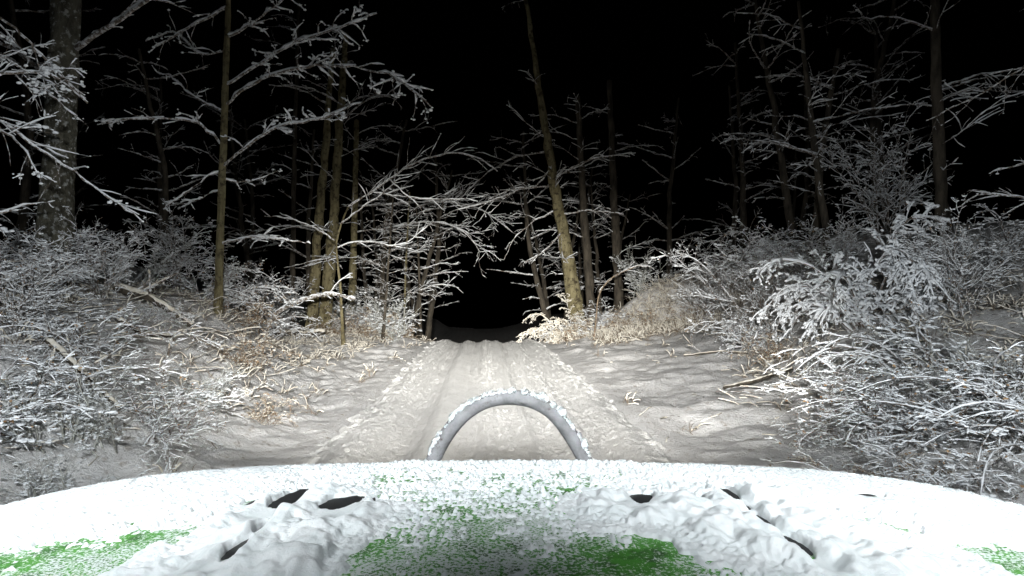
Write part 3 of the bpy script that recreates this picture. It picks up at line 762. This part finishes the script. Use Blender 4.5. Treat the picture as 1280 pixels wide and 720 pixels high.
# ------------------------------------------------------------------ the vehicle
car = empty('utility_vehicle', (0, 0, 0), 'green open utility vehicle with snow dusted bonnet and tubular front hoop', 'vehicle')
WX, YC = .92, .42
def Yf(X): return .60 + 1.01 * np.power(np.maximum(1 - np.power(np.abs(X) / WX, 3.4), 0), .42)
def zc(Y): return 1.277 - .14 * np.maximum(Y - .7, 0) ** 2 - .02 * np.maximum(.7 - Y, 0)
def hood_z(X, Y):
    e = np.clip((Y - YC) / np.maximum(Yf(X) - YC, .02), 0, 1)
    z = zc(Y) - .012 * sstep(np.abs(X), .0, .9) * np.abs(X)
    z = z - .022 * e ** 14 - .03 * (np.abs(X) / WX) ** 14
    # raised centre panel and the two recessed scoops beside it
    z = z + .010 * sstep(.36 - .12 * (Y - .7) - np.abs(X), -.02, .03) * sstep(1.5 - Y, 0, .15)
    return z
def hood_pt(px, py):
    Y = 1.0
    for _ in range(60):
        X = (px - 640) / F * Y; Yn = (CAMZ - float(hood_z(np.array(X), np.array(Y)))) / max((py - HOR) / F, .05)
        Y = .6 * Y + .4 * Yn
    return np.array([(px - 640) / F * Y, Y])
def hood_grid(nx, nv):
    u = np.linspace(-1, 1, nx); X = WX * np.sign(u) * (1 - (1 - np.abs(u)) ** 1.15) * .9995
    v = np.linspace(0, 1, nv)
    XX, VV = np.meshgrid(X, v); YY = YC + VV * (Yf(XX) - YC)
    return XX, YY, VV
XX, YY, VV = hood_grid(161, 120)
ZZ = hood_z(XX, YY)
# skirt rolling down the front
def skirt(XX, YY, ZZ, rows):
    n = XX.shape[1]
    x0, y0, z0 = XX[-1], YY[-1], ZZ[-1]
    nx = np.gradient(x0); ny = np.gradient(y0); l = np.hypot(nx, ny) + 1e-9; ox, oy = -ny / l * -1, nx / l
    ox = -ny / l; oy = nx / l
    A = [(XX, YY, ZZ)]
    for dr, dz in rows:
        A.append((x0[None] + ox * dr, y0[None] + oy * dr, z0[None] - dz))
    return [np.vstack([a[i] for a in A]) for i in range(3)]
SX, SY, SZ = skirt(XX, YY, ZZ, [(.008, .004), (.014, .012), (.02, .03), (.022, .08), (.01, .16), (-.01, .2)])
bon = put('bonnet', mesh('bonnet', np.stack([SX, SY, SZ], -1).reshape(-1, 3), grid_faces(*SX.shape), True, M['frosty']), car)

# snow on the bonnet
XX, YY, VV = hood_grid(760, 560)
HZ = hood_z(XX, YY)
def seg_d(A, B):
    A = np.array(A); B = np.array(B); d = B - A; t = np.clip(((XX - A[0]) * d[0] + (YY - A[1]) * d[1]) / (d @ d), 0, 1)
    return np.hypot(XX - A[0] - t * d[0], YY - A[1] - t * d[1])
heap = np.zeros_like(XX)
def fbm(cx, cy, seed, o=4):
    r = 0; am = 1.0
    for q in range(o):
        r = r + am * perlin(XX / cx * 2 ** q, YY / cy * 2 ** q, seed + q); am *= .55
    return r
def add_heap(pts, r, h):
    global heap
    q = [hood_pt(*p) for p in pts]
    D = np.min([seg_d(q[i], q[i + 1]) for i in range(len(q) - 1)], axis=0)
    D = D + .035 * fbm(.09, .11, 12)
    heap = np.maximum(heap, h * (1 - sstep(D, 0, r)))
add_heap([(370, 634), (330, 662), (285, 700), (240, 735)], .13, 1.0)
add_heap([(440, 640), (400, 665), (350, 710)], .10, .9)
add_heap([(790, 634), (870, 644), (930, 665), (1000, 690), (1080, 725)], .13, 1.0)
add_heap([(930, 625), (980, 655), (1060, 685), (1120, 700)], .12, .9)
bill = fbm(.05, .075, 30, 3) * .9
def pxscale(px, py):
    c = hood_pt(px, py); z = float(hood_z(np.array(c[0]), np.array(c[1])))
    return c, c[1] / F, 1 / (F * ((CAMZ - z) / c[1] ** 2 - .28 * max(c[1] - .7, 0) / c[1]))
cov = np.full_like(XX, 1.55) + .5 * fbm(.16, .22, 16, 3)
def patch(px, py, rx, ry, val):
    global cov
    c, kx, ky = pxscale(px, py); w = np.exp(-(((XX - c[0]) / (rx * kx)) ** 2 + ((YY - c[1]) / (ry * ky)) ** 2) * (1 + .7 * fbm(.07, .1, 17, 3)))
    cov = cov + val * w
cov += .9 * sstep(np.abs(XX), .35, .6) - .6 * (1 - sstep(np.abs(XX - .02), .15, .5))
patch(560, 706, 190, 28, -1.9); patch(740, 712, 110, 22, -1.3); patch(450, 702, 60, 24, -1.8); patch(640, 685, 170, 26, -1.2)
patch(850, 698, 80, 24, -1.7); patch(850, 662, 50, 9, -.9); patch(640, 640, 170, 40, -.85); patch(560, 595, 120, 14, -.7)
patch(215, 674, 95, 17, -4.6); patch(70, 702, 160, 26, -4.4); patch(140, 712, 90, 20, -2.8)
patch(1092, 661, 52, 12, -4.8); patch(1230, 702, 130, 22, -4.9); patch(1290, 715, 70, 30, -2.2)
gran = .8 * perlin(XX / .012, YY / .018, 18) + 1.3 * perlin(XX / .0066, YY / .0095, 19) + .7 * perlin(XX / .004, YY / .0055, 28) + .5 * perlin(XX / .04, YY / .05, 20)
T = .0030 * (cov + 1.7 * gran * (1 - .65 * sstep(cov, 1.7, 2.6)) - .35)
T = np.clip(T, -.004, .009)
hp = sstep(heap, .05, .75)
T = np.where(heap > .02, np.maximum(T, -.004) * (1 - hp) + hp * (.017 + .012 * bill + .0004 * gran), T)
T = np.maximum(T, np.minimum(.0046 + .0022 * gran, -.004 + heap * .2))
def hole(px, py, rx, ry, rot=0.0):
    global T
    c, kx, ky = pxscale(px, py); dx, dy = (XX - c[0]) / kx, -(YY - c[1]) / ky; cr, sr = math.cos(rot), math.sin(rot)
    a = (dx * cr + dy * sr) / rx / .9; b = (-dx * sr + dy * cr) / ry / 1.1
    D = np.sqrt(a * a + b * b) + .20 * fbm(.018, .04, 21, 3)
    front = np.exp(-np.abs(dx / rx / 1.2) ** 4 - np.abs((dy / ry - 1.4) / 1.6) ** 4)
    T = np.where(T > .0042, .0042 + (T - .0042) * (1 - .97 * front), T)
    T = T * sstep(D, .9, 1.2) + -.02 * (1 - sstep(D, .85, 1.1))
HL = [(371, 621, 20, 10, -.5), (358, 643, 6, 4, 0), (334, 660, 10, 7, 0), (301, 686, 15, 13, 0), (428, 629, 24, 7, -.1), (316, 628, 10, 4, 0)]
HR = [(800, 624, 17, 5, -.1), (868, 626, 9, 3, 0), (908, 617, 9, 7, .5), (926, 633, 7, 5, .4), (948, 652, 11, 8, .3), (993, 685, 15, 13, 0), (1082, 620, 16, 2.5, .1)]
for h in HL + HR: hole(*h)
T = np.minimum(T, .002 + .06 * (1 - VV) + .004)
snow_me = mesh('snow_cover', np.stack([XX, YY, HZ + T], -1).reshape(-1, 3), grid_faces(*XX.shape), True, M['hoodsnow'])
put('snow_cover', snow_me, car)
# black vents under the snow: long louvred inlays lying in the bonnet
def vent(pts, w):
    q = [hood_pt(*p) for p in pts]; q = np.array(q); n = 70
    t = np.linspace(0, len(q) - 1, n); P = np.stack([np.interp(t, range(len(q)), q[:, i]) for i in range(2)], 1)
    d = np.gradient(P, axis=0); d /= np.linalg.norm(d, axis=1)[:, None]; nn = np.stack([-d[:, 1], d[:, 0]], 1)
    mb = MB(); cols = np.linspace(-1, 1, 41); V = []
    for k in range(n):
        for c in cols:
            p = P[k] + nn[k] * c * w * math.sin(math.pi * (k + 1.2) / (n + 1.4)) ** .3
            V.append([p[0], p[1], float(hood_z(np.array(p[0]), np.array(p[1]))) + .0010 + .0015 * (1 - c * c)])
    mb.add(V, grid_faces(n, 41)); return mb.build('vent', M['black'], car)
vent([(385, 612), (340, 655), (285, 700)], .085); vent([(395, 631), (470, 626)], .065)
vent([(900, 612), (945, 655), (1010, 695)], .085); vent([(780, 626), (890, 624)], .045)
vent([(1050, 620), (1190, 617)], .012)

# front hoop, bumper and fittings
HP = [(541, 575), (549, 558), (562, 537), (580, 516), (606, 500), (636, 495), (668, 500), (692, 515), (710, 538), (722, 558), (732, 575)]
Yh = 1.76
arc = [at(a, b_, Yh) for a, b_ in HP]
path = [np.array([-.30, Yh, .62]), np.array([-.265, Yh, .95])] + arc + [np.array([.26, Yh, .95]), np.array([.30, Yh, .62])]
P = smooth_path(path, 90)
mb = MB(); mb.tube(P, .0215, 24, ref=np.array([0, 1.0, 0])); hoop = mb.build('front_hoop', M['steel'], car)
rng = np.random.RandomState(9)
s = MB()
top = P[(P[:, 2] > 1.10)]
m = 150; t = np.linspace(0, len(top) - 1, m)
Q = np.stack([np.interp(t, range(len(top)), top[:, i]) for i in range(3)], 1)
Tn = np.gradient(Q, axis=0); Tn /= np.linalg.norm(Tn, axis=1)[:, None]
out = np.stack([-Tn[:, 2], 0 * Tn[:, 0], Tn[:, 0]], 1); out[out[:, 2] < 0] *= -1
nz = perlin(np.arange(m) / 5.0, np.arange(m) * 0 + 2, 5)
thick = np.clip(.0085 + .011 * nz, .0035, .022) * (1 + .25 * (Q[:, 0] > 0.02))
for k_ in range(m):
    if thick[k_] > .0045:
        for rep in range(9):
            off = out[k_] * (.0165 + thick[k_] * .40 * rng.rand()) + np.array([0, (rng.rand() - .5) * .032, 0])
            s.blob(Q[k_] + off, thick[k_] * (.30 + .38 * rng.rand()), rng, 7, .85)
s.build('snow', M['hoodsnow'], hoop)
mb = MB()
for z in (.62, .45): mb.tube([[-.62, 1.72, z], [-.5, 1.78, z], [.5, 1.78, z], [.62, 1.72, z]], .024, 12)
for x in (-.45, -.15, .15, .45): mb.tube([[x, 1.78, .44], [x, 1.78, .63]], .016, 10)
mb.build('front_bumper', M['tube'], car)
# fascia
mb = MB()
xs2 = np.linspace(-.74, .74, 25); rows = []
for z, inset in ((1.02, 0.0), (.9, .01), (.75, .03), (.6, .08), (.45, .2)):
    rows.append([[x, float(Yf(np.array(x))) - .015 - inset, z + (.0 if z < 1 else float(hood_z(np.array(x), Yf(np.array(x)))) - 1.02 - .16)] for x in xs2])
mb.add(np.array(rows).reshape(-1, 3), grid_faces(5, 25)); mb.build('front_fascia', M['black'], car)
for sx in (-1, 1):
    hx = sx * .50; hy = float(Yf(np.array(hx))) + .02
    a = np.arange(24) / 24 * 2 * np.pi
    mb = MB(); mb.tube([[hx, hy - .06, .86], [hx, hy + .012, .86]], .075, 24); hl = mb.build('headlight', M['black'], car)
    V = [[hx + .066 * r_ * math.cos(q), hy + .03 + .02 * (1 - r_ * r_), .86 + .066 * r_ * math.sin(q)] for r_ in (1, .75, .5, .25, .05) for q in a]
    Fq = []
    for r_ in range(4):
        for q in range(24): Fq.append([r_ * 24 + q, r_ * 24 + (q + 1) % 24, (r_ + 1) * 24 + (q + 1) % 24, (r_ + 1) * 24 + q])
    mb = MB(); mb.add(V, Fq); mb.build('lens', M['lens'], hl)
# body tub, cage, seats, wheels
mb = MB(); mb.box([0, .38, 1.10], [1.5, .34, .16]); mb.box([0, .22, .82], [1.46, .06, .6]); mb.build('dashboard', M['black'], car, False, .02)
mb = MB(); mb.box([0, -.35, .46], [1.30, 2.3, .08]); mb.box([-.70, .30, .62], [.07, .55, .40]); mb.box([.70, .30, .62], [.07, .55, .40]); mb.box([-.70, -1.1, .7], [.07, .8, .5]); mb.box([.70, -1.1, .7], [.07, .8, .5]); mb.box([0, -1.2, .92], [1.4, .9, .06])
mb.build('body_tub', M['paint'], car, False, .015)
for sx in (-1, 1):
    mb = MB(); mb.tube([[sx * .74, .42, 1.05], [sx * .72, -.12, 1.95], [sx * .70, -.25, 2.02], [sx * .70, -1.15, 2.0], [sx * .74, -1.45, .92]], .024, 12)
    mb.build('cage_rail', M['tube'], car)
    sm = MB(); sm.box([sx * .36, -.62, .74], [.5, .5, .14]); sm.box([sx * .36, -.90, 1.08], [.5, .13, .64], 0, .15); sm.build('seat', M['black'], car, True, .04)
mb = MB()
for y, z in ((-.12, 1.95), (-1.15, 2.0)): mb.tube([[-.71, y, z], [.71, y, z]], .022, 12)
mb.build('cage_crossbar', M['tube'], car)
for sx in (-1, 1):
    for yy in (1.12, -1.05):
        wx = sx * .66; n = 40
        prof = [(.20, -.11), (.27, -.125), (.315, -.11), (.33, -.06), (.335, 0), (.33, .06), (.315, .11), (.27, .125), (.20, .11)]
        V = []
        for q in range(n):
            th = q / n * 2 * math.pi
            for i_, (r_, o_) in enumerate(prof):
                rr_ = r_ - (.014 if (q % 2 and 2 <= i_ <= 6) else 0); V.append([wx + o_, yy + rr_ * math.cos(th), .335 + rr_ * math.sin(th)])
        Fq = [[q * 9 + i_, q * 9 + i_ + 1, ((q + 1) % n) * 9 + i_ + 1, ((q + 1) % n) * 9 + i_] for q in range(n) for i_ in range(8)]
        w = bpy.data.objects.new('wheel', None); C.objects.link(w); w.parent = car
        mb = MB(); mb.add(V, Fq); mb.build('tyre', M['rubber'], w)
        mb = MB(); mb.tube([[wx - .09, yy, .335], [wx + .09, yy, .335]], .198, 28)
        for q in range(5):
            th = q / 5 * 6.283; mb.box([wx + sx * .1, yy + .1 * math.cos(th), .335 + .1 * math.sin(th)], [.03, .05, .05])
        mb.build('rim', M['steel'], w)
# roof light bar
mb = MB(); mb.box([0, -.03, 2.06], [1.15, .07, .09]); lb = mb.build('light_bar', M['black'], car, False, .008)
for k_ in range(8):
    x = -.49 + .14 * k_; mb = MB(); mb.box([x, .009, 2.06], [.125, .008, .07]); mb.build('lens', M['lens'], lb, False, .004)
mb = MB()
for sx in (-1, 1): mb.tube([[sx * .45, -.12, 1.96], [sx * .45, -.04, 2.02]], .014, 8)
mb.build('bracket', M['tube'], lb)

# ------------------------------------------------------------------ lamps
import mathutils
def spot(name, loc, target, size, power, blend=1.0, col=(1, 1, 1), rad=.04, scl=(1, 1, 1)):
    l = bpy.data.lights.new(name, 'SPOT'); l.energy = power; l.spot_size = math.radians(size); l.spot_blend = blend; l.color = col; l.shadow_soft_size = rad
    o = bpy.data.objects.new(name, l); C.objects.link(o); o.location = loc
    o.rotation_euler = (mathutils.Vector(target) - mathutils.Vector(loc)).to_track_quat('-Z', 'Y').to_euler(); o.scale = scl
    return o
COOL = (.93, .975, 1.0); WARM = (1.0, .93, .80)
K = 1.0
for sx in (-1, 1):
    spot('bar_flood', (sx * .42, .05, 2.06), (sx * 3.4, 8, 2.8), 142, 250, 1.0, COOL, .06)
    spot('bar_side', (sx * .50, .05, 2.06), (sx * 6.4, 8, 1.6), 50, 1500, 1.0, COOL, .06, (1.9, 1, 1))
    spot('bar_drive', (sx * .2, .05, 2.06), (-1.0 + sx * 2.0, 22, 1.4), 25, 17500, 1.0, (1, .97, .90), .05, (1.35, 1, 1))
    spot('bar_mid', (sx * .3, .05, 2.06), (-.2 + sx * 2.0, 14, .1), 27, 8200, 1.0, (1, .985, .95), .05, (1.8, 1, 1))
    spot('headlamp', (sx * .50, 1.66, .86), (sx * 2.0 - .8, 18, .5), 50, 500, 1.0, WARM, .04, (1.6, 1, 1))

# world: night sky, faintest moon
sc = bpy.context.scene
w = bpy.data.worlds.new('World'); sc.world = w; w.use_nodes = True
nt = w.node_tree; bgn = nt.nodes['Background']
sky = nt.nodes.new('ShaderNodeTexSky'); sky.sky_type = 'NISHITA'; sky.sun_disc = False
sky.sun_elevation = math.radians(-4); sky.sun_rotation = math.radians(200)
nt.links.new(sky.outputs[0], bgn.inputs[0]); bgn.inputs[1].default_value = .004

cam = bpy.data.cameras.new('camera'); co = bpy.data.objects.new('camera', cam); C.objects.link(co)
cam.sensor_width = 36; cam.lens = 36 * F / 1280; cam.clip_start = .05; cam.clip_end = 500
co.location = (0, 0, CAMZ); co.rotation_euler = (math.radians(90) + math.atan(8 / F), 0, 0)
sc.camera = co
vs = sc.view_settings; vs.view_transform = 'Standard'; vs.look = 'None'; vs.exposure = 0; vs.gamma = 1; vs.use_curve_mapping = False
sc.cycles.max_bounces = 5; sc.cycles.diffuse_bounces = 3; sc.cycles.sample_clamp_indirect = 4
